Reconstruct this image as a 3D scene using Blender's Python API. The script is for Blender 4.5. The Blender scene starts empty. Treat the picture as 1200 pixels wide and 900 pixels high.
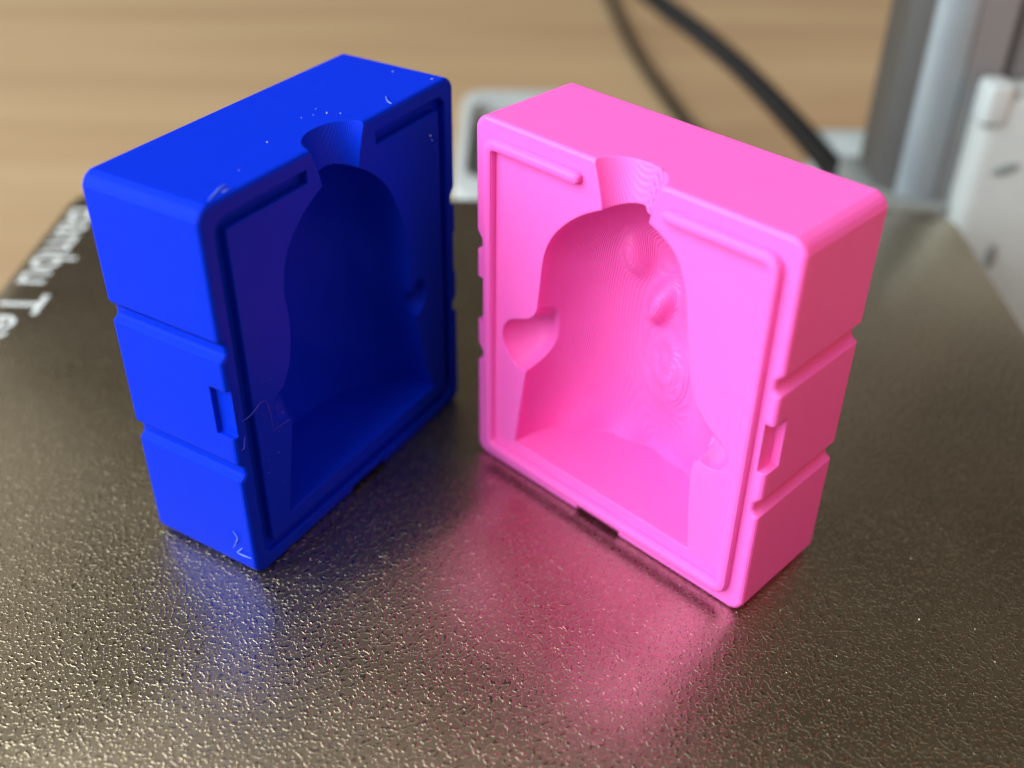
import bpy, bmesh, math, random
from mathutils import Vector, Matrix

random.seed(7)
SC = bpy.context.scene
COL = SC.collection
S = 0.000885            # one modelling unit (0.885 mm) in metres


def P(x, y, z):
    return Vector((x * S, y * S, z * S))


# ------------------------------------------------------------------ camera
cam = bpy.data.cameras.new('camera')
cam_o = bpy.data.objects.new('camera', cam)
COL.objects.link(cam_o)
SC.camera = cam_o
PITCH, ROLL = 0.620, 0.014
fw = Vector((0, math.cos(PITCH), -math.sin(PITCH)))
rt = Vector((1, 0, 0))
up = rt.cross(fw)
r2 = math.cos(ROLL) * rt + math.sin(ROLL) * up
u2 = -math.sin(ROLL) * rt + math.cos(ROLL) * up
M = Matrix((r2, u2, -fw)).transposed().to_4x4()
M.translation = P(0, 0, 119.294)
cam_o.matrix_world = M
cam.sensor_width = 36
cam.sensor_fit = 'HORIZONTAL'
cam.lens = 36 * 1301.9 / 1200
cam.clip_start = 0.005
cam.clip_end = 50
cam.dof.use_dof = True
cam.dof.focus_distance = 153 * S
cam.dof.aperture_fstop = 11.5

# ------------------------------------------------------------------ world, lamps, exposure
w = bpy.data.worlds.new('World')
SC.world = w
w.use_nodes = True
bg = w.node_tree.nodes['Background']
bg.inputs[0].default_value = (1.0, 0.86, 0.72, 1)
bg.inputs[1].default_value = 0.10


def area(name, loc, target, sx, sy, power, col):
    l = bpy.data.lights.new(name, 'AREA')
    l.shape = 'RECTANGLE'
    l.size, l.size_y = sx * S, sy * S
    l.energy = power
    l.color = col
    o = bpy.data.objects.new(name, l)
    COL.objects.link(o)
    o.location = P(*loc)
    o.rotation_euler = (P(*target) - P(*loc)).to_track_quat('-Z', 'Y').to_euler()
    return o


area('window_light', (-1420, -620, 1080), (0, 160, 20), 2300, 2000, 86, (0.93, 0.97, 1.0))
area('ceiling_bounce', (-100, -350, 2100), (0, 0, 0), 3600, 2300, 11, (1.0, 0.96, 0.9))

area('wall_bounce', (1500, -900, 500), (0, 150, 20), 1800, 1500, 11, (1.0, 0.36, 0.19))
area('left_wall_bounce', (-2300, 1500, 900), (0, 700, 300), 3000, 2200, 9, (1.0, 0.97, 0.9))

SC.view_settings.view_transform = 'Standard'
SC.view_settings.look = 'None'
SC.view_settings.exposure = 0.0
SC.view_settings.gamma = 1.0
SC.cycles.max_bounces = 7
SC.cycles.diffuse_bounces = 5
SC.cycles.glossy_bounces = 4
SC.cycles.caustics_reflective = False
SC.cycles.caustics_refractive = False

# ------------------------------------------------------------------ materials


def new_mat(name):
    m = bpy.data.materials.new(name)
    m.use_nodes = True
    nt = m.node_tree
    return m, nt, nt.nodes['Principled BSDF']


def N(nt, kind, **kw):
    n = nt.nodes.new(kind)
    for k, v in kw.items():
        setattr(n, k, v)
    return n


def math_node(nt, op, a, b=None):
    n = N(nt, 'ShaderNodeMath', operation=op)
    for i, v in enumerate((a, b)):
        if v is None:
            continue
        if isinstance(v, (int, float)):
            n.inputs[i].default_value = v
        else:
            nt.links.new(v, n.inputs[i])
    return n.outputs[0]


def printed_plastic(name, col, col2, rough, layer=0.226, lay_str=0.35, spec=0.5, sss=0.0, lay_dist=0.03):
    m, nt, b = new_mat(name)
    L = nt.links
    tc = N(nt, 'ShaderNodeTexCoord')
    sep = N(nt, 'ShaderNodeSeparateXYZ')
    L.new(tc.outputs['Object'], sep.inputs[0])
    # printed layers are stacked along local depth (Y)
    nz = N(nt, 'ShaderNodeTexNoise')
    nz.inputs['Scale'].default_value = 0.25 / S
    nz.inputs['Detail'].default_value = 3
    L.new(tc.outputs['Object'], nz.inputs['Vector'])
    y = math_node(nt, 'ADD', math_node(nt, 'MULTIPLY', sep.outputs[1], 2 * math.pi / (layer * S)),
                  math_node(nt, 'MULTIPLY', nz.outputs['Fac'], 1.5))
    wv = math_node(nt, 'SINE', y)
    # slow waviness and fine grain of the surface
    fine = N(nt, 'ShaderNodeTexNoise')
    fine.inputs['Scale'].default_value = 2.2 / S
    fine.inputs['Detail'].default_value = 4
    L.new(tc.outputs['Object'], fine.inputs['Vector'])
    bev = N(nt, 'ShaderNodeBevel', samples=6)
    bev.inputs['Radius'].default_value = 0.4 * S
    b1 = N(nt, 'ShaderNodeBump')
    b1.inputs['Strength'].default_value = lay_str
    b1.inputs['Distance'].default_value = lay_dist * S
    L.new(wv, b1.inputs['Height'])
    L.new(bev.outputs[0], b1.inputs['Normal'])
    b2 = N(nt, 'ShaderNodeBump')
    b2.inputs['Strength'].default_value = 0.25
    b2.inputs['Distance'].default_value = 0.06 * S
    L.new(fine.outputs['Fac'], b2.inputs['Height'])
    L.new(b1.outputs[0], b2.inputs['Normal'])
    L.new(b2.outputs[0], b.inputs['Normal'])
    mix = N(nt, 'ShaderNodeMix', data_type='RGBA')
    mix.inputs[6].default_value = (*col, 1)
    mix.inputs[7].default_value = (*col2, 1)
    L.new(nz.outputs['Fac'], mix.inputs[0])
    L.new(mix.outputs[2], b.inputs['Base Color'])
    rr = math_node(nt, 'ADD', math_node(nt, 'MULTIPLY', fine.outputs['Fac'], 0.16), rough - 0.08)
    L.new(rr, b.inputs['Roughness'])
    b.inputs['Specular IOR Level'].default_value = spec
    if sss:
        b.inputs['Subsurface Weight'].default_value = sss
        b.inputs['Subsurface Radius'].default_value = (1.0, 0.35, 0.6)
        b.inputs['Subsurface Scale'].default_value = 2.2 * S
    return m


M_BLUE = printed_plastic('blue_pla', (0.001, 0.026, 0.60), (0.002, 0.030, 0.66), 0.36, lay_str=0.6, spec=0.045)
PINK1, PINK2 = (0.94, 0.125, 0.54), (0.95, 0.14, 0.57)
M_PINK = printed_plastic('pink_pla', PINK1, PINK2, 0.42, lay_str=0.8, sss=0.3, spec=0.32)
# layer steps show strongly where the hollow curves gently across them
M_PINK_STEPS = printed_plastic('pink_pla_layer_steps', PINK1, PINK2, 0.38, lay_str=1.0, lay_dist=0.04, sss=0.22, spec=0.4)


def plain(name, col, rough=0.5, metal=0.0, nscale=0.0, nstr=0.15, var=0.1):
    m, nt, b = new_mat(name)
    tc = N(nt, 'ShaderNodeTexCoord')
    nz = N(nt, 'ShaderNodeTexNoise')
    nz.inputs['Scale'].default_value = (nscale or 0.08) / S
    nz.inputs['Detail'].default_value = 4
    nt.links.new(tc.outputs['Object'], nz.inputs['Vector'])
    mix = N(nt, 'ShaderNodeMix', data_type='RGBA')
    mix.inputs[6].default_value = (*[c * (1 - var) for c in col], 1)
    mix.inputs[7].default_value = (*[min(1, c * (1 + var)) for c in col], 1)
    nt.links.new(nz.outputs['Fac'], mix.inputs[0])
    nt.links.new(mix.outputs[2], b.inputs['Base Color'])
    b.inputs['Roughness'].default_value = rough
    b.inputs['Metallic'].default_value = metal
    bp = N(nt, 'ShaderNodeBump')
    bp.inputs['Strength'].default_value = nstr
    bp.inputs['Distance'].default_value = 0.1 * S
    nt.links.new(nz.outputs['Fac'], bp.inputs['Height'])
    nt.links.new(bp.outputs[0], b.inputs['Normal'])
    return m


M_LIGHT = plain('light_grey_plastic', (0.40, 0.45, 0.45), 0.45)
M_HOUSING = plain('off_white_plastic', (0.36, 0.395, 0.385), 0.45)
M_GREY = plain('mid_grey_plastic', (0.16, 0.18, 0.17), 0.55)
M_TRAY = plain('tray_grey_plastic', (0.17, 0.215, 0.20), 0.5)
M_DARK = plain('dark_plastic', (0.03, 0.03, 0.03), 0.5)
M_BROWN = plain('slate_plastic', (0.15, 0.155, 0.16), 0.5)
M_CABLE = plain('black_rubber', (0.008, 0.008, 0.008), 0.55)
M_CABLE.node_tree.nodes['Principled BSDF'].inputs['Specular IOR Level'].default_value = 0.2
M_COLUMN_LIT = plain('column_highlight', (0.25, 0.30, 0.33), 0.42, 0.3)  # stripe of reflected window light on the column, painted in as pale grey
M_POST = plain('column_dark_side', (0.065, 0.066, 0.063), 0.5)  # darker look of the column's side, put into the colour
M_COLUMN_FRONT = plain('column_front_grey', (0.17, 0.172, 0.172), 0.45)  # mid tone on the front of the same metal column, put into the colour
M_INK = plain('white_print', (0.66, 0.71, 0.69), 0.6, 0, 0.6, 0.05, 0.08)
M_WISP = plain('fine_filament', (0.10, 0.20, 0.85), 0.4)
M_WISPD = plain('blue_filament', (0.02, 0.04, 0.55), 0.4)
M_DUST = plain('dust', (0.45, 0.5, 0.8), 0.6)
M_GLINT = plain('glint_and_lint', (0.75, 0.68, 0.55), 0.35)  # painted glints of the plate grain, plus a bit of lint


def plate_material():
    m, nt, b = new_mat('textured_pei')
    L = nt.links
    tc = N(nt, 'ShaderNodeTexCoord')
    co = tc.outputs['Object']
    # pebbled relief: warped worm-like hollows between rounded grains
    warp = N(nt, 'ShaderNodeTexNoise', noise_dimensions='2D')
    warp.inputs['Scale'].default_value = 0.55 / S
    warp.inputs['Detail'].default_value = 2
    L.new(co, warp.inputs['Vector'])
    wv = N(nt, 'ShaderNodeVectorMath', operation='MULTIPLY_ADD')
    L.new(warp.outputs['Color'], wv.inputs[0])
    wv.inputs[1].default_value = (1.1 * S,) * 3
    L.new(co, wv.inputs[2])
    n1 = N(nt, 'ShaderNodeTexNoise', noise_dimensions='2D')
    n1.inputs['Scale'].default_value = 1.85 / S
    n1.inputs['Detail'].default_value = 1.6
    n1.inputs['Roughness'].default_value = 0.4
    L.new(wv.outputs[0], n1.inputs['Vector'])
    r1 = N(nt, 'ShaderNodeValToRGB')
    r1.color_ramp.elements[0].position = 0.52
    r1.color_ramp.elements[1].position = 0.68
    r1.color_ramp.interpolation = 'EASE'
    L.new(n1.outputs['Fac'], r1.inputs[0])
    n3 = N(nt, 'ShaderNodeTexNoise', noise_dimensions='2D')
    n3.inputs['Scale'].default_value = 0.5 / S
    n3.inputs['Detail'].default_value = 1
    L.new(co, n3.inputs['Vector'])
    h = math_node(nt, 'ADD', r1.outputs[0], math_node(nt, 'MULTIPLY', n3.outputs['Fac'], 0.25))
    bp = N(nt, 'ShaderNodeBump')
    bp.inputs['Strength'].default_value = 0.62
    bp.inputs['Distance'].default_value = 0.062 * S
    L.new(h, bp.inputs['Height'])
    fine = N(nt, 'ShaderNodeTexNoise', noise_dimensions='2D')
    fine.inputs['Scale'].default_value = 4.5 / S
    fine.inputs['Detail'].default_value = 3
    L.new(co, fine.inputs['Vector'])
    bp2 = N(nt, 'ShaderNodeBump')
    bp2.inputs['Strength'].default_value = 0.2
    bp2.inputs['Distance'].default_value = 0.025 * S
    L.new(fine.outputs['Fac'], bp2.inputs['Height'])
    L.new(bp.outputs[0], bp2.inputs['Normal'])
    L.new(bp2.outputs[0], b.inputs['Normal'])
    big = N(nt, 'ShaderNodeTexNoise', noise_dimensions='2D')
    big.inputs['Scale'].default_value = 0.03 / S
    big.inputs['Detail'].default_value = 5
    L.new(co, big.inputs['Vector'])
    mix = N(nt, 'ShaderNodeMix', data_type='RGBA')
    mix.inputs[6].default_value = (0.40, 0.345, 0.24, 1)
    mix.inputs[7].default_value = (0.47, 0.405, 0.29, 1)
    L.new(big.outputs['Fac'], mix.inputs[0])
    L.new(mix.outputs[2], b.inputs['Base Color'])
    b.inputs['Metallic'].default_value = 1.0
    rg = math_node(nt, 'ADD', math_node(nt, 'MULTIPLY', big.outputs['Fac'], 0.14), 0.235)
    # the raised grains are glossier than the film between them
    rg = math_node(nt, 'ADD', rg, math_node(nt, 'MULTIPLY', r1.outputs[0], -0.14))
    L.new(rg, b.inputs['Roughness'])
    return m


M_PLATE = plate_material()


def wood_material():
    m, nt, b = new_mat('oak_table')
    L = nt.links
    tc = N(nt, 'ShaderNodeTexCoord')
    mp = N(nt, 'ShaderNodeMapping')
    mp.inputs['Scale'].default_value = (0.0022 / S, 0.030 / S, 0.03 / S)
    mp.inputs['Rotation'].default_value = (0, 0, -0.03)
    L.new(tc.outputs['Object'], mp.inputs['Vector'])
    n1 = N(nt, 'ShaderNodeTexNoise')
    n1.inputs['Scale'].default_value = 1.0
    n1.inputs['Detail'].default_value = 6
    n1.inputs['Roughness'].default_value = 0.55
    n1.inputs['Distortion'].default_value = 0.6
    L.new(mp.outputs[0], n1.inputs['Vector'])
    mp2 = N(nt, 'ShaderNodeMapping')
    mp2.inputs['Scale'].default_value = (0.004 / S, 0.010 / S, 0.01 / S)
    L.new(tc.outputs['Object'], mp2.inputs['Vector'])
    n2 = N(nt, 'ShaderNodeTexNoise')
    n2.inputs['Scale'].default_value = 1.0
    n2.inputs['Detail'].default_value = 3
    L.new(mp2.outputs[0], n2.inputs['Vector'])
    f = math_node(nt, 'ADD', math_node(nt, 'MULTIPLY', n1.outputs['Fac'], 0.65),
                  math_node(nt, 'MULTIPLY', n2.outputs['Fac'], 0.35))
    r = N(nt, 'ShaderNodeValToRGB')
    e = r.color_ramp.elements
    e[0].position, e[0].color = 0.36, (0.33, 0.222, 0.122, 1)
    e[1].position, e[1].color = 0.64, (0.425, 0.312, 0.176, 1)
    k = r.color_ramp.elements.new(0.5)
    k.color = (0.38, 0.27, 0.149, 1)
    L.new(f, r.inputs[0])
    L.new(r.outputs[0], b.inputs['Base Color'])
    b.inputs['Roughness'].default_value = 0.5
    return m


M_WOOD = wood_material()

# ------------------------------------------------------------------ mesh helpers


def mesh_obj(name, verts, faces, mat, parent=None, smooth=None):
    me = bpy.data.meshes.new(name)
    me.from_pydata([P(*v) for v in verts], [], faces)
    bm = bmesh.new()
    bm.from_mesh(me)
    bmesh.ops.recalc_face_normals(bm, faces=bm.faces)
    bm.to_mesh(me)
    bm.free()
    return link(name, me, mat, parent, smooth)


def link(name, me, mat, parent=None, smooth=None):
    if mat:
        me.materials.clear()
        me.materials.append(mat)
    if smooth is not None:
        me.polygons.foreach_set('use_smooth', [True] * len(me.polygons))
        me.set_sharp_from_angle(angle=math.radians(smooth))
    o = bpy.data.objects.new(name, me)
    COL.objects.link(o)
    if parent:
        o.parent = parent
    return o


def empty(name, loc, yaw, label, cat):
    o = bpy.data.objects.new(name, None)
    o.empty_display_size = 0.01
    COL.objects.link(o)
    o.location = P(*loc)
    o.rotation_euler = (0, 0, yaw)
    o['label'] = label
    o['category'] = cat
    return o


def rings_mesh(rings, cap=True):
    n = len(rings[0])
    v = [p for r in rings for p in r]
    f = []
    for i in range(len(rings) - 1):
        for j in range(n):
            k = (j + 1) % n
            f.append((i * n + j, i * n + k, (i + 1) * n + k, (i + 1) * n + j))
    if cap:
        f.append(tuple(range(n)))
        f.append(tuple(range((len(rings) - 1) * n, len(rings) * n)))
    return v, f


def box_mesh(x0, x1, y0, y1, z0, z1):
    v = [(x, y, z) for x in (x0, x1) for y in (y0, y1) for z in (z0, z1)]
    f = [(0, 1, 3, 2), (4, 5, 7, 6), (0, 1, 5, 4), (2, 3, 7, 6), (0, 2, 6, 4), (1, 3, 7, 5)]
    return v, f


def inset(poly, d):
    """mitred inward offset of a counter-clockwise polygon"""
    out = []
    n = len(poly)
    for i in range(n):
        p0, p1, p2 = Vector(poly[i - 1]), Vector(poly[i]), Vector(poly[(i + 1) % n])
        a, b = (p1 - p0).normalized(), (p2 - p1).normalized()
        na, nb = Vector((-a.y, a.x)), Vector((-b.y, b.x))
        mvec = (na + nb).normalized()
        out.append(tuple(p1 + mvec * (d / max(0.35, mvec.dot(na)))))
    return out


def rounded_rect(x0, x1, y0, y1, r, seg=6):
    pts = []
    for cx, cy, a0 in ((x1 - r, y0 + r, -90), (x1 - r, y1 - r, 0), (x0 + r, y1 - r, 90), (x0 + r, y0 + r, 180)):
        for i in range(seg + 1):
            a = math.radians(a0 + 90 * i / seg)
            pts.append((cx + r * math.cos(a), cy + r * math.sin(a)))
    return pts


def slab(name, poly, z0, z1, bev, mat, parent=None, smooth=35):
    """prism over an outline with bevelled top and bottom edges"""
    i = inset(poly, bev)
    rings = [[(x, y, z0) for x, y in i], [(x, y, z0 + bev) for x, y in poly],
             [(x, y, z1 - bev) for x, y in poly],
             [(x, y, z1 - bev * 0.3) for x, y in inset(poly, bev * 0.3)], [(x, y, z1) for x, y in i]]
    v, f = rings_mesh(rings)
    return mesh_obj(name, v, f, mat, parent, smooth)


def tube(name, pts, rad, mat, parent=None, seg=8, sub=6):
    """smooth tapered tube through points (Catmull-Rom)"""
    pts = [Vector(p) for p in pts]
    path = []
    for i in range(len(pts) - 1):
        p0, p1, p2, p3 = pts[max(i - 1, 0)], pts[i], pts[i + 1], pts[min(i + 2, len(pts) - 1)]
        for k in range(sub):
            t = k / sub
            path.append(0.5 * (2 * p1 + (p2 - p0) * t + (2 * p0 - 5 * p1 + 4 * p2 - p3) * t * t +
                               (-p0 + 3 * p1 - 3 * p2 + p3) * t ** 3))
    path.append(pts[-1])
    rings = []
    ref = Vector((0.13, 0.21, 0.97))
    for i, p in enumerate(path):
        d = (path[min(i + 1, len(path) - 1)] - path[max(i - 1, 0)]).normalized()
        a = d.cross(ref).normalized()
        b = d.cross(a)
        r = rad(i / (len(path) - 1)) if callable(rad) else rad
        rings.append([tuple(p + a * r * math.cos(t * 2 * math.pi / seg) + b * r * math.sin(t * 2 * math.pi / seg))
                      for t in range(seg)])
    v, f = rings_mesh(rings)
    return mesh_obj(name, v, f, mat, parent, 50)


def boolean_cut(base, cutters):
    for c in cutters:
        md = base.modifiers.new('cut', 'BOOLEAN')
        md.operation = 'DIFFERENCE'
        md.solver = 'EXACT'
        md.object = c
    dg = bpy.context.evaluated_depsgraph_get()
    dg.update()
    me = bpy.data.meshes.new_from_object(base.evaluated_get(dg))
    base.modifiers.clear()
    for c in cutters:
        d = c.data
        bpy.data.objects.remove(c)
        bpy.data.meshes.remove(d)
    old = base.data
    base.data = me
    bpy.data.meshes.remove(old)
    return base


# ------------------------------------------------------------------ setting: table
table = slab('table_top', rounded_rect(-1600, 1400, -900, 1500, 20), -98, -62, 2, M_WOOD)
table['kind'] = 'structure'

# ------------------------------------------------------------------ printer
prn = empty('printer', (100, 262, -62), 0,
            'desktop 3D printer with grey metal column and off white housing behind the dark plate', '3D printer')


def loc_prn(o):
    o.parent = prn
    o.location = -prn.location
    return o


# bed carrier below the plate
PL = -0.026
slab_bed = slab('heat_bed', rounded_rect(-101, 101, -101, 101, 9), -9, -1.0, 0.8, M_DARK)
slab_bed.parent = prn
slab_bed.location = P(-3.5, 139, 0) - prn.location
slab_bed.rotation_euler = (0, 0, PL)
loc_prn(slab('bed_carriage', rounded_rect(-45, 40, 80, 210, 10), -44, -9.05, 2, M_DARK))
loc_prn(slab('base_frame', rounded_rect(-60, 140, 60, 262, 14), -61.9, -44.05, 3, M_LIGHT))

# low tray behind the plate: pale rim round a grey floor
ro = rounded_rect(-17.5, 27, 276, 356, 9)
ri = rounded_rect(-14.3, 24, 287, 346, 7)
rings = [[(x, y, -61.9) for x, y in ro], [(x, y, -17.5) for x, y in ro],
         [(x, y, -15.2) for x, y in inset(ro, 0.7)], [(x, y, -15) for x, y in inset(ro, 1.6)],
         [(x, y, -15) for x, y in ri], [(x, y, -24) for x, y in inset(ri, 1.0)]]
v, f = rings_mesh(rings)
f.pop()
loc_prn(mesh_obj('tray_rim', v, f, M_LIGHT, None, 40))
ri2 = inset(ri, 1.02)
v = [(x, y, -23.5) for x, y in ri2]
loc_prn(slab('tray_floor', ri2, -30, -21, 0.2, M_TRAY))
# pale socket block beside the column, where the cable plugs in
loc_prn(slab('socket_block', rounded_rect(90, 112, 303, 322, 3), -61.9, -13, 1.5, M_LIGHT))

# column: its dark side, window highlight and mid-grey front painted in as separate greys
cx0, cx1, cy0, cy1 = 93.5, 116.5, 259.0, 284.0


def pillar(name, prof, z0, z1, mat):
    v, f = rings_mesh([[(x, y, z0) for x, y in prof], [(x, y, z1) for x, y in prof]])
    return loc_prn(mesh_obj(name, v, f, mat, None, 50))


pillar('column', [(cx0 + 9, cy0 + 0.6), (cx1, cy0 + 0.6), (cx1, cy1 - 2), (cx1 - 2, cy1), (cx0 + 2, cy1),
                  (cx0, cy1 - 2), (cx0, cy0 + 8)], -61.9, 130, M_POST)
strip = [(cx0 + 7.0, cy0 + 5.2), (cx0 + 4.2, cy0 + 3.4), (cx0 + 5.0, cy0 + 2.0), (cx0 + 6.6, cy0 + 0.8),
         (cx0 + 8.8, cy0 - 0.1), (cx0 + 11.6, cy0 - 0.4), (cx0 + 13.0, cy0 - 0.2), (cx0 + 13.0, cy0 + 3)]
pillar('highlight_strip', strip, -5.9, 130, M_COLUMN_LIT)
pillar('front_tone', [(cx0 + 13.4, cy0), (cx1 - 1.0, cy0), (cx1 - 1.0, cy0 + 0.9), (cx0 + 13.4, cy0 + 0.9)], -5.9, 130, M_COLUMN_FRONT)
# foot bracket round the column
loc_prn(slab('column_foot', rounded_rect(88.5, 120, 255.5, 287, 5), -61.9, -6, 1.5, M_GREY))

# off-white housing to the right of the plate
hp = rounded_rect(0, 70, 0, 60, 4.5)
ca, sa = math.cos(-0.17), math.sin(-0.17)
hp = [(109.5 + x * ca - y * sa, 251 + x * sa + y * ca) for x, y in hp]
loc_prn(slab('housing', hp, -61.9, 24.5, 2.2, M_HOUSING))


def on_housing(x, z, off=0.05):
    return (109.5 + x * ca + off * sa, 251 + x * sa - off * ca, z)


def oval_on_housing(name, x, z, rx, rz, tilt, mat):
    rings = []
    for off, k in ((-0.2, 1.0), (0.25, 1.0), (0.4, 0.8)):
        ring = []
        for i in range(20):
            a = 2 * math.pi * i / 20
            u, q = rx * k * math.cos(a), rz * k * math.sin(a)
            ring.append(on_housing(x + u * math.cos(tilt) - q * math.sin(tilt),
                                   z + u * math.sin(tilt) + q * math.cos(tilt), off))
        rings.append(ring)
    v, f = rings_mesh(rings)
    return loc_prn(mesh_obj(name, v, f, mat, None, 40))


oval_on_housing('cable_clip', 9.0, 7.0, 3.2, 1.2, 0.45, M_TRAY)
oval_on_housing('vent_slot', 11.4, -16.5, 1.2, 3.4, 0.0, M_GREY)
loc_prn(slab('rail_cover', [(117.5 + x, 262 + y) for x, y in rounded_rect(0, 26, 0, 20, 2)], 24.6, 130, 1, M_BROWN))
loc_prn(slab('housing_tab', [(109.4 + x, 249.4 + y) for x, y in rounded_rect(0, 7, 0, 8, 2)], 17, 27.5, 1.4, M_LIGHT))

# ------------------------------------------------------------------ build plate with its lettering
plate = empty('build_plate', (-3.5, 139, -0.9), PL,
              'dark golden textured steel build plate under both plastic mould halves', 'build plate')
o = slab('sheet', rounded_rect(-104.3, 104.3, -104, 104, 8), 0.0, 0.9, 0.15, M_PLATE, plate)

cu = bpy.data.curves.new('lettering', 'FONT')
cu.body = 'Bambu Textured PEI Plate'
cu.size = 13.0 * S
cu.offset = 0.004 * 10 * S
to = bpy.data.objects.new('tmp', cu)
COL.objects.link(to)
dg = bpy.context.evaluated_depsgraph_get()
tm = bpy.data.meshes.new_from_object(to.evaluated_get(dg))
bpy.data.objects.remove(to)
lt = link('lettering', tm, M_INK, plate)
lt.rotation_euler = (0, 0, -math.pi / 2)
lt.location = P(-102.4, 94.6, 0.93)
lt['label'] = 'white printed lettering running along the plate edge'

# ------------------------------------------------------------------ black cables on the table
c1 = empty('power_cable', (90, 305, -62), 0,
           'thick black cable ending in a plug beside the grey column', 'cable')
pts = [(91.5, 299, -16), (90.6, 305, -15.3), (85.3, 330, -13.5), (74.8, 360, -8.8), (61.9, 385, -3.8), (51.8, 405, -1.1), (43, 430, 2), (34, 470, 12), (28, 540, 10), (30, 640, -20), (50, 760, -58)]
o = tube('cord', pts, 3.6, M_CABLE, None, 14, 8)
o.parent = c1
o.location = -c1.location
o = tube('plug', [(95, 287, -20), (94, 291, -18), (92.8, 295, -16.8), (91.5, 299, -16)],
         lambda t: 5.6 - 1.6 * t * t, M_CABLE, None, 14, 4)
o.parent = c1
o.location = -c1.location
pts = [(86, 390, -59.3), (77, 412, -59.3), (70.8, 436, -59.3), (64.1, 475, -59.3), (56.9, 525, -59.3), (52.4, 577, -59.3), (49.5, 622, -59.3), (48.7, 711, -59.3), (60, 800, -59.3)]
o = tube('thin_cable', pts, 2.6, M_CABLE, None, 12, 8)
o['label'] = 'thinner black cable lying on the wooden table behind the pink mould'
o['category'] = 'cable'

# ------------------------------------------------------------------ mould halves
W, H = 53.92, 60.0
CH = 1.8


def profile():
    def side(x, s):
        # grooves down one side, listed from top to bottom
        return [(x + s * d, h) for d, h in
                ((0, 41.6), (0.95, 40.4), (1.0, 39.3), (0.75, 38.9), (0.0, 38.4),
                 (0, 21.6), (0.95, 20.4), (1.0, 19.3), (0.75, 18.9), (0.0, 18.4))]
    L = [(CH, H), (CH * .52, H - CH * .23), (CH * .23, H - CH * .52), (0, H - CH)] + side(0, 1) + \
        [(0, CH), (CH * .23, CH * .52), (CH * .52, CH * .23), (CH, 0)]
    R = [(W - x, z) for x, z in L[::-1]]
    return L + R            # counter-clockwise seen from the front


def block(name, D):
    p = profile()
    rings = []
    for d, y in ((0.55, 0), (0.16, 0.16), (0, 0.55), (0, D - 0.55), (0.16, D - 0.16), (0.55, D)):
        q = inset(p, d) if d else p
        rings.append([(x, y, z) for x, z in q])
    v, f = rings_mesh(rings)
    return mesh_obj(name, v, f, None)


def lerp_table(tab, h):
    if h <= tab[0][0]:
        return tab[0][1]
    for i in range(len(tab) - 1):
        h0, a0 = tab[i]
        h1, a1 = tab[i + 1]
        if h <= h1:
            # Catmull-Rom in h for a smooth outline
            t = (h - h0) / (h1 - h0)
            m0 = (a1 - (tab[i - 1][1] if i else a0)) / (h1 - (tab[i - 1][0] if i else h0)) * (h1 - h0)
            j = min(i + 2, len(tab) - 1)
            m1 = (tab[j][1] - a0) / (tab[j][0] - h0) * (h1 - h0)
            return (2 * t ** 3 - 3 * t * t + 1) * a0 + (t ** 3 - 2 * t * t + t) * m0 + \
                (-2 * t ** 3 + 3 * t * t) * a1 + (t ** 3 - t * t) * m1
    return tab[-1][1]


def cavity_cutter(left, right, depth, h0, h1, dome, detail=None, rows=150, cols=110):
    rings = []
    hs = []
    for i in range(rows + 1):
        t = i / rows
        hs.append(h0 + (h1 - h0) * math.sin(t * math.pi / 2) ** 0.92)
    for h in hs:
        l, r = lerp_table(left, h), lerp_table(right, h)
        m, hw = (l + r) / 2, (r - l) / 2
        k = 1.0 if h < dome else math.sqrt(max(0.0, 1 - ((h - dome) / (h1 + 0.3 - dome)) ** 2))
        ring = [(l, -2.0, h)]
        for j in range(cols + 1):
            a = -math.pi / 2 + math.pi * j / cols
            x = m + hw * math.sin(a)
            y = depth * k * max(0.0, math.cos(a)) ** 0.86 + 0.02
            if detail:
                y = max(0.02, y + detail(x, h, math.cos(a)))
            ring.append((x, y, h))
        ring.append((r, -2.0, h))
        rings.append(ring)
    v, f = rings_mesh(rings)
    return mesh_obj('cutter', v, f, None)


def ellipsoid_cutter(c, r, tilt=0.0, seg=28, lat=16):
    rings = []
    ct, st = math.cos(tilt), math.sin(tilt)
    for i in range(1, lat):
        a = math.pi * i / lat
        ring = []
        for j in range(seg):
            b = 2 * math.pi * j / seg
            x, z = r[0] * math.sin(a) * math.cos(b), r[2] * math.sin(a) * math.sin(b)
            ring.append((c[0] + x * ct - z * st, c[1] - r[1] * math.cos(a), c[2] + x * st + z * ct))
        rings.append(ring)
    v, f = rings_mesh(rings)
    return mesh_obj('cutter', v, f, None)


def sprue_cutter(cx, r0, h0, r1, h1, ratio, seg=40):
    rings = []
    for k in range(9):
        t = k / 8
        h = h0 + (h1 - h0) * t
        r = r0 + (r1 - r0) * (t ** 1.5)
        rings.append([(cx + r * math.cos(2 * math.pi * j / seg), ratio * r * math.sin(2 * math.pi * j / seg) - 0.3, h)
                      for j in range(seg)])
    v, f = rings_mesh(rings)
    return mesh_obj('cutter', v, f, None)


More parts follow.
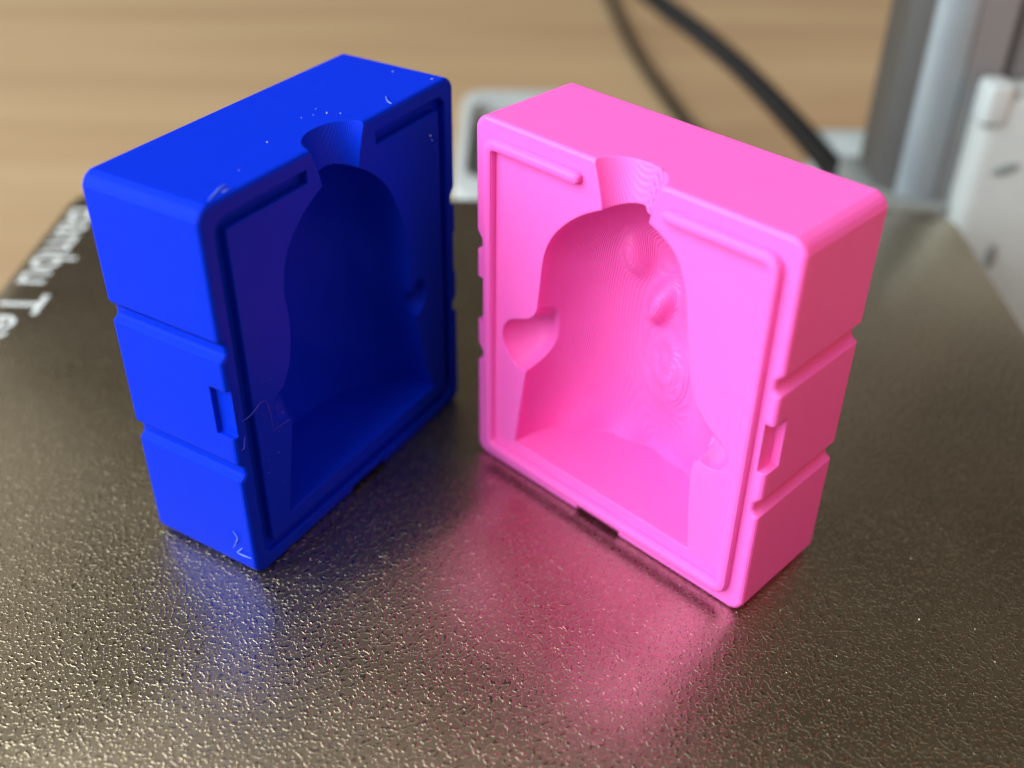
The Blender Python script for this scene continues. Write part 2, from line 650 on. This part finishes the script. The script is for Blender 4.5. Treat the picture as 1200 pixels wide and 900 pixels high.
def pocket_cutter(out, c, depth):
    """pocket of an arm: a rounded stub leaving the hollow at its side"""
    n = len(out)
    fine = []
    for i in range(n):
        p0, p1, p2, p3 = (Vector(out[(i + j) % n]) for j in (-1, 0, 1, 2))
        for q in range(4):
            t = q / 4
            fine.append(0.5 * (2 * p1 + (p2 - p0) * t + (2 * p0 - 5 * p1 + 4 * p2 - p3) * t * t + (-p0 + 3 * p1 - 3 * p2 + p3) * t ** 3))
    rings = [[(p.x, -0.25 * depth, p.y) for p in fine], [(p.x, 0.0, p.y) for p in fine]]
    for i in range(1, 17):
        a = math.pi / 2 * i / 17
        k, y = math.cos(a) ** 0.8, math.sin(a) ** 1.15
        rings.append([(c[0] + (p.x - c[0]) * k, y * depth, c[1] + (p.y - c[1]) * k) for p in fine])
    v, f = rings_mesh(rings)
    return mesh_obj('cutter', v, f, None)


def box_cutter(*a):
    v, f = box_mesh(*a)
    return mesh_obj('cutter', v, f, None)


def sweep(path, section, close_ends=True, taper=None):
    """sweep a section (across, out) along an open path in the front plane, mitred corners; -Y is out"""
    rings = []
    n = len(path)
    for i in range(n):
        p = Vector(path[i])
        d0 = (p - Vector(path[i - 1])).normalized() if i else None
        d1 = (Vector(path[i + 1]) - p).normalized() if i < n - 1 else None
        d0 = d0 or d1
        d1 = d1 or d0
        n0, n1 = Vector((-d0.y, d0.x)), Vector((-d1.y, d1.x))
        m = (n0 + n1).normalized()
        k = 1 / max(0.3, m.dot(n0))
        ring = []
        for a, o in section:
            if taper:
                a, o = taper(i, n, a, o)
            q = p + m * (a * k)
            ring.append((q.x, -o, q.y))
        rings.append(ring)
    return rings_mesh(rings)


def ridge_path(inner=3.3, xa=20.2, xb=34.0, r=1.5):
    """from left of the sprue, round the face, to right of the sprue"""
    c = [(xa, H - inner), (inner, H - inner), (inner, inner), (W - inner, inner), (W - inner, H - inner), (xb, H - inner)]
    path = [c[0], (c[0][0] - 0.35, c[0][1]), (c[0][0] - 0.9, c[0][1])]
    for i in range(1, 5):
        p, a, b = Vector(c[i]), Vector(c[i - 1]), Vector(c[i + 1])
        u, w_ = (a - p).normalized(), (b - p).normalized()
        for k in range(4):
            t = k / 3
            q = p + u * r * (1 - t) ** 2 + w_ * r * t * t
            path.append((q.x, q.y))
    path += [(c[5][0] + 0.9, c[5][1]), (c[5][0] + 0.35, c[5][1]), c[5]]
    return path


def slots(q):
    return [box_cutter(-1.0, q, -1, 3.0, 26.0, 33.8), box_cutter(W - q, W + 1, -1, 3.0, 26.0, 33.8),
            box_cutter(22.6, 31.2, -1, 1.7, -1, 1.1)]


def finish(o, mat, steps=None):
    me = o.data
    me.materials.clear()
    me.materials.append(mat)
    if steps:
        me.materials.append(steps)
    me.polygons.foreach_set('use_smooth', [True] * len(me.polygons))
    me.set_sharp_from_angle(angle=math.radians(28))
    for p in me.polygons:
        p.use_smooth = len(p.vertices) < 5 and p.area < 1.2 * S * S
        if steps and p.use_smooth and p.center.y > 1.5 * S and p.center.y < 16.5 * S and \
                6.3 * S < p.center.z < 56 * S and 5 * S < p.center.x < 49 * S:
            p.material_index = 1


# ---- pink half
PINK_D, BLUE_D = 18.75, 19.9
pink = empty('pink_mold_half', (-5.641, 148.304, 0.02), -0.769,
             'bright pink plastic mould half standing upright, raised ridge around its hollow', 'mould')
left_p = [(6.2, 8.7), (13.1, 9.6), (21.6, 10.9), (27, 12.0), (32.8, 12.7), (36.7, 13.1), (42.6, 13.8), (46, 15.2), (49, 17.6), (51.5, 20.6), (53.6, 24.2), (54.8, 26.6)]
right_p = [(6.2, 43.8), (18.9, 42.6), (24, 42.9), (30.8, 41.9), (35.3, 40.4), (42.6, 39.1), (46, 38.5), (49.6, 37.3), (52, 35.6), (53.6, 33.2), (54.8, 30.6)]


def g(x, h, cx, ch, sx, sh, tilt=0.0):
    dx, dh = x - cx, h - ch
    c, s = math.cos(tilt), math.sin(tilt)
    return math.exp(-((dx * c + dh * s) / sx) ** 2 - ((-dx * s + dh * c) / sh) ** 2)


def pink_detail(x, h, ca_):
    def knob(cx, ch, sx, sh, tilt, amp):
        q = g(x, h, cx, ch, sx, sh, tilt)
        return -amp * q / (q + 0.35) * 1.35
    y = knob(21.0, 40.8, 1.25, 2.2, 0.1, 1.9)
    y += knob(25.6, 34.6, 1.3, 2.4, -0.35, 2.6)
    y += knob(24.6, 31.6, 0.9, 1.2, -0.5, 0.8)
    y -= 2.4 * g(x, h, 29.2, 23.0, 3.6, 7.0, -0.08)
    y -= 1.2 * g(x, h, 31.0, 37.0, 3.0, 6.0, 0.0)
    rr = math.hypot((x - 27.0) / 1.0, (h - 25.0) / 1.5)
    y -= 0.22 * math.cos(rr * 2.6) * math.exp(-(rr / 3.6) ** 2)
    y -= 0.16 * math.sin(x * 3.1 + 2 * math.sin(h * 1.3)) * math.sin(h * 2.3) * g(x, h, 28.5, 19, 2.5, 7)
    y += 0.35 * math.sin(x * 0.8 + 0.5 * math.sin(h * 0.4)) * math.exp(-((h - 6.2) / 4) ** 2)
    y += 0.18 * math.sin(h * 0.33 + x * 0.21)
    return y * min(1.0, ca_ * 2.2)


pb = block('body', PINK_D)
cut = [cavity_cutter(left_p, right_p, 14.2, 6.2, 54.8, 40.0, pink_detail),
       pocket_cutter([(14.5, 34.2), (12.9, 33.4), (12.2, 32.0), (10.8, 30.7), (9.0, 29.9), (7.3, 29.0), (6.1, 27.6), (5.7, 25.8),
                      (6.1, 24.0), (7.2, 22.5), (8.6, 21.4), (10.4, 21.2), (12.2, 21.8), (13.6, 23.2), (15.0, 25.8), (15.2, 30.5)],
                     (10.9, 26.6), 5.4),
       pocket_cutter([(40.6, 30.8), (42.4, 30.6), (44.0, 29.0), (45.4, 28.0), (46.8, 27.3), (47.8, 26.2), (48.1, 24.9), (47.6, 23.4),
                      (46.3, 22.5), (44.8, 22.3), (43.4, 22.5), (41.8, 20.2), (40.4, 22.0)], (43.6, 25.4), 5.0),
       sprue_cutter(27.6, 3.7, 52.2, 6.0, 61.0, 0.80)] + slots(1.35)
boolean_cut(pb, cut)
finish(pb, M_PINK, M_PINK_STEPS)
pb.parent = pink

sec = [(-0.85, -0.15), (-0.85, 0.9), (-0.66, 1.18), (-0.3, 1.28), (0.3, 1.28), (0.66, 1.18), (0.85, 0.9), (0.85, -0.15)]


def tap(i, n, a, o):
    e = min(i, n - 1 - i)
    k = (0.45, 0.85, 1.0)[e] if e < 3 else 1.0
    return a * k, (o if o < 0 else o * (0.5 + 0.5 * k))


v, f = sweep(ridge_path(), sec, taper=tap)
mesh_obj('alignment_ridge', v, f, M_PINK, pink, 35)

# little beads of the print seam inside the pouring spout
vs, fs = [], []
for i in range(13):
    t = i / 12
    h = 54.7 + 5.0 * t
    r = 3.7 + 2.3 * ((h - 52.2) / 8.8) ** 1.5
    a = 1.02 + 0.10 * math.sin(i * 2.1)
    c = Vector((27.6 + r * math.cos(a), 0.8 * r * math.sin(a) - 0.3, h))
    d = Vector((-math.sin(a) * 0.8, math.cos(a) * 0.5, 0.55)).normalized()
    n_ = Vector((-math.cos(a), -math.sin(a), 0))
    e = d.cross(n_)
    L_ = 0.75 + 0.3 * random.random()
    rings = []
    for k in range(1, 6):
        q = math.pi * k / 6
        rings.append([tuple(c + d * (L_ * -math.cos(q)) + (n_ * math.cos(b) * 0.42 + e * math.sin(b) * 0.24) * math.sin(q))
                      for b in [2 * math.pi * j / 8 for j in range(8)]])
    v, f = rings_mesh(rings)
    off = len(vs)
    vs += v
    fs += [tuple(x + off for x in q) for q in f]
o = mesh_obj('print_seam', vs, fs, M_PINK, pink, 60)
o['kind'] = 'stuff'

# ---- blue half
blue = empty('blue_mold_half', (-37.175, 116.708, 0.02), 1.033,
             'deep blue plastic mould half standing upright, its dark hollow facing the pink one', 'mould')
left_b = [(6.8, 8.3), (15.5, 10.0), (21, 11.0), (24.5, 11.6), (28.3, 10.6), (31.5, 12.2), (37.4, 13.2), (43, 12.9), (47.6, 14.1), (51.0, 17.0), (53.4, 20.6), (54.8, 24.2)]
right_b = [(6.8, 46.2), (14.2, 43.9), (22, 42.2), (29.1, 41.0), (36.7, 40.6), (41, 39.8), (44.8, 38.4), (48.5, 36.4), (51.4, 33.7), (53.4, 31.0), (54.8, 28.6)]


def blue_detail(x, h, ca_):
    y = -0.8 * g(x, h, 38.5, 33.0, 1.2, 4.0, 0.1)
    y -= 0.5 * g(x, h, 30, 30, 4, 8, 0.3)
    y += 0.2 * math.sin(h * 0.4 + x * 0.3)
    return y * min(1.0, ca_ * 2.2)


bb = block('body', BLUE_D)
v, f = sweep(ridge_path(3.3, 19.6, 34.3), [(-0.95, -1.25), (-0.95, 1.0), (0.95, 1.0), (0.95, -1.25)])
groove = mesh_obj('cutter', v, f, None)
cut = [cavity_cutter(left_b, right_b, 14.0, 6.8, 54.8, 40.0, blue_detail),
       ellipsoid_cutter((10.6, -0.2, 25.3), (2.6, 2.2, 3.2), 0.2),
       ellipsoid_cutter((42.6, -0.2, 26.5), (2.3, 2.2, 3.2), -0.3),
       sprue_cutter(26.4, 3.8, 52.2, 6.1, 61.0, 0.78), groove] + slots(0.85)
boolean_cut(bb, cut)
finish(bb, M_BLUE)
bb.parent = blue

# fine strings of filament left on the blue half
def wisp(pts, r, mat=M_WISP):
    tube('filament_string', pts, lambda t: r * (0.5 + 0.9 * math.sin(math.pi * min(1, max(0, t)))), mat, blue, 6, 4)


wisp([(-0.05, 3.51, 7.84), (-0.12, 2.69, 6.9), (-0.10, 3.0, 6.07), (-0.03, 4.0, 4.19)], 0.085)
wisp([(-0.05, 1.99, 5.21), (-0.09, 2.7, 4.4), (-0.05, 3.43, 3.62)], 0.08)
wisp([(-0.05, 3.43, 3.62), (-0.1, 2.6, 3.62), (-0.1, 1.92, 3.7), (-0.05, 0.6, 3.79)], 0.08)
wisp([(1.78, -0.1, 28.07), (3.14, -0.25, 28.2), (4.57, -0.2, 28.6), (5.6, -0.1, 28.9), (6.77, -0.05, 28.38)], 0.065, M_WISPD)
wisp([(6.77, -0.05, 28.38), (7.1, -0.1, 26.2), (7.23, -0.06, 22.87)], 0.045, M_WISPD)
wisp([(7.23, -0.06, 22.87), (9.0, -0.1, 22.9), (10.84, -0.06, 22.65)], 0.045, M_WISPD)
wisp([(0.9, -0.05, 23.75), (1.3, -0.15, 23.8), (1.54, -0.1, 24.5), (1.9, -0.06, 25.4)], 0.08, M_WISPD)
wisp([(41.23, 3.08, 60.05), (39.65, 1.6, 60.12), (39.3, 0.6, 60.06)], 0.08)
wisp([(7.22, 1.94, 60.05), (5.95, 1.72, 60.12), (4.59, 1.26, 60.1), (2.91, 0.7, 60.03)], 0.11)
wisp([(6.6, 0.9, 60.05), (5.9, 0.75, 60.1), (5.3, 0.9, 60.04)], 0.09)


def specks(name, pts, mat, parent):
    vs, fs = [], []
    for x, y, z, r in pts:
        d = Vector((random.uniform(-1, 1), random.uniform(-1, 1), random.uniform(-0.3, 0.3))).normalized()
        a = d.cross(Vector((0.1, 0.2, 1))).normalized()
        b = d.cross(a)
        e = random.uniform(1.0, 2.6)
        off = len(vs)
        c = Vector((x, y, z))
        for q in (d * r * e, -d * r * e, a * r, -a * r, b * r, -b * r):
            vs.append(tuple(c + q))
        fs += [tuple(off + i for i in t) for t in
               ((0, 2, 4), (0, 4, 3), (0, 3, 5), (0, 5, 2), (1, 4, 2), (1, 3, 4), (1, 5, 3), (1, 2, 5))]
    o = mesh_obj(name, vs, fs, mat, parent)
    o['kind'] = 'stuff'
    return o


pts = [(19.65, 6.37, 60, 0.15), (31.66, 6.1, 60, 0.13), (32.68, 4.51, 60, 0.13), (30.16, 7.29, 60, 0.1), (49.9, 8.2, 60, 0.09),
       (50.6, 1.5, 60, 0.1), (28.56, 8.07, 60, 0.09), (32.04, 8.38, 60, 0.08), (11.16, 3.49, 60, 0.07), (47.5, -0.02, 52.5, 0.2),
       (47.9, -0.02, 51.6, 0.1)]
for i in range(4):
    pts.append((random.uniform(20, 52), random.uniform(0.8, 15), 60, random.uniform(0.02, 0.045)))
for i in range(14):
    pts.append((random.uniform(5, 11), 0, random.uniform(12, 34), random.uniform(0.02, 0.05)))
specks('dust_specks', pts, M_DUST, blue)
pts = [(random.uniform(-75, 75), random.uniform(-64, 50), 0.93, random.uniform(0.03, 0.075)) for i in range(420)]  # glints on the plate grain, added as scattered pale flecks
pts.append((63, -27, 1.0, 0.16))
specks('glint_and_lint_flecks', pts, M_GLINT, plate)
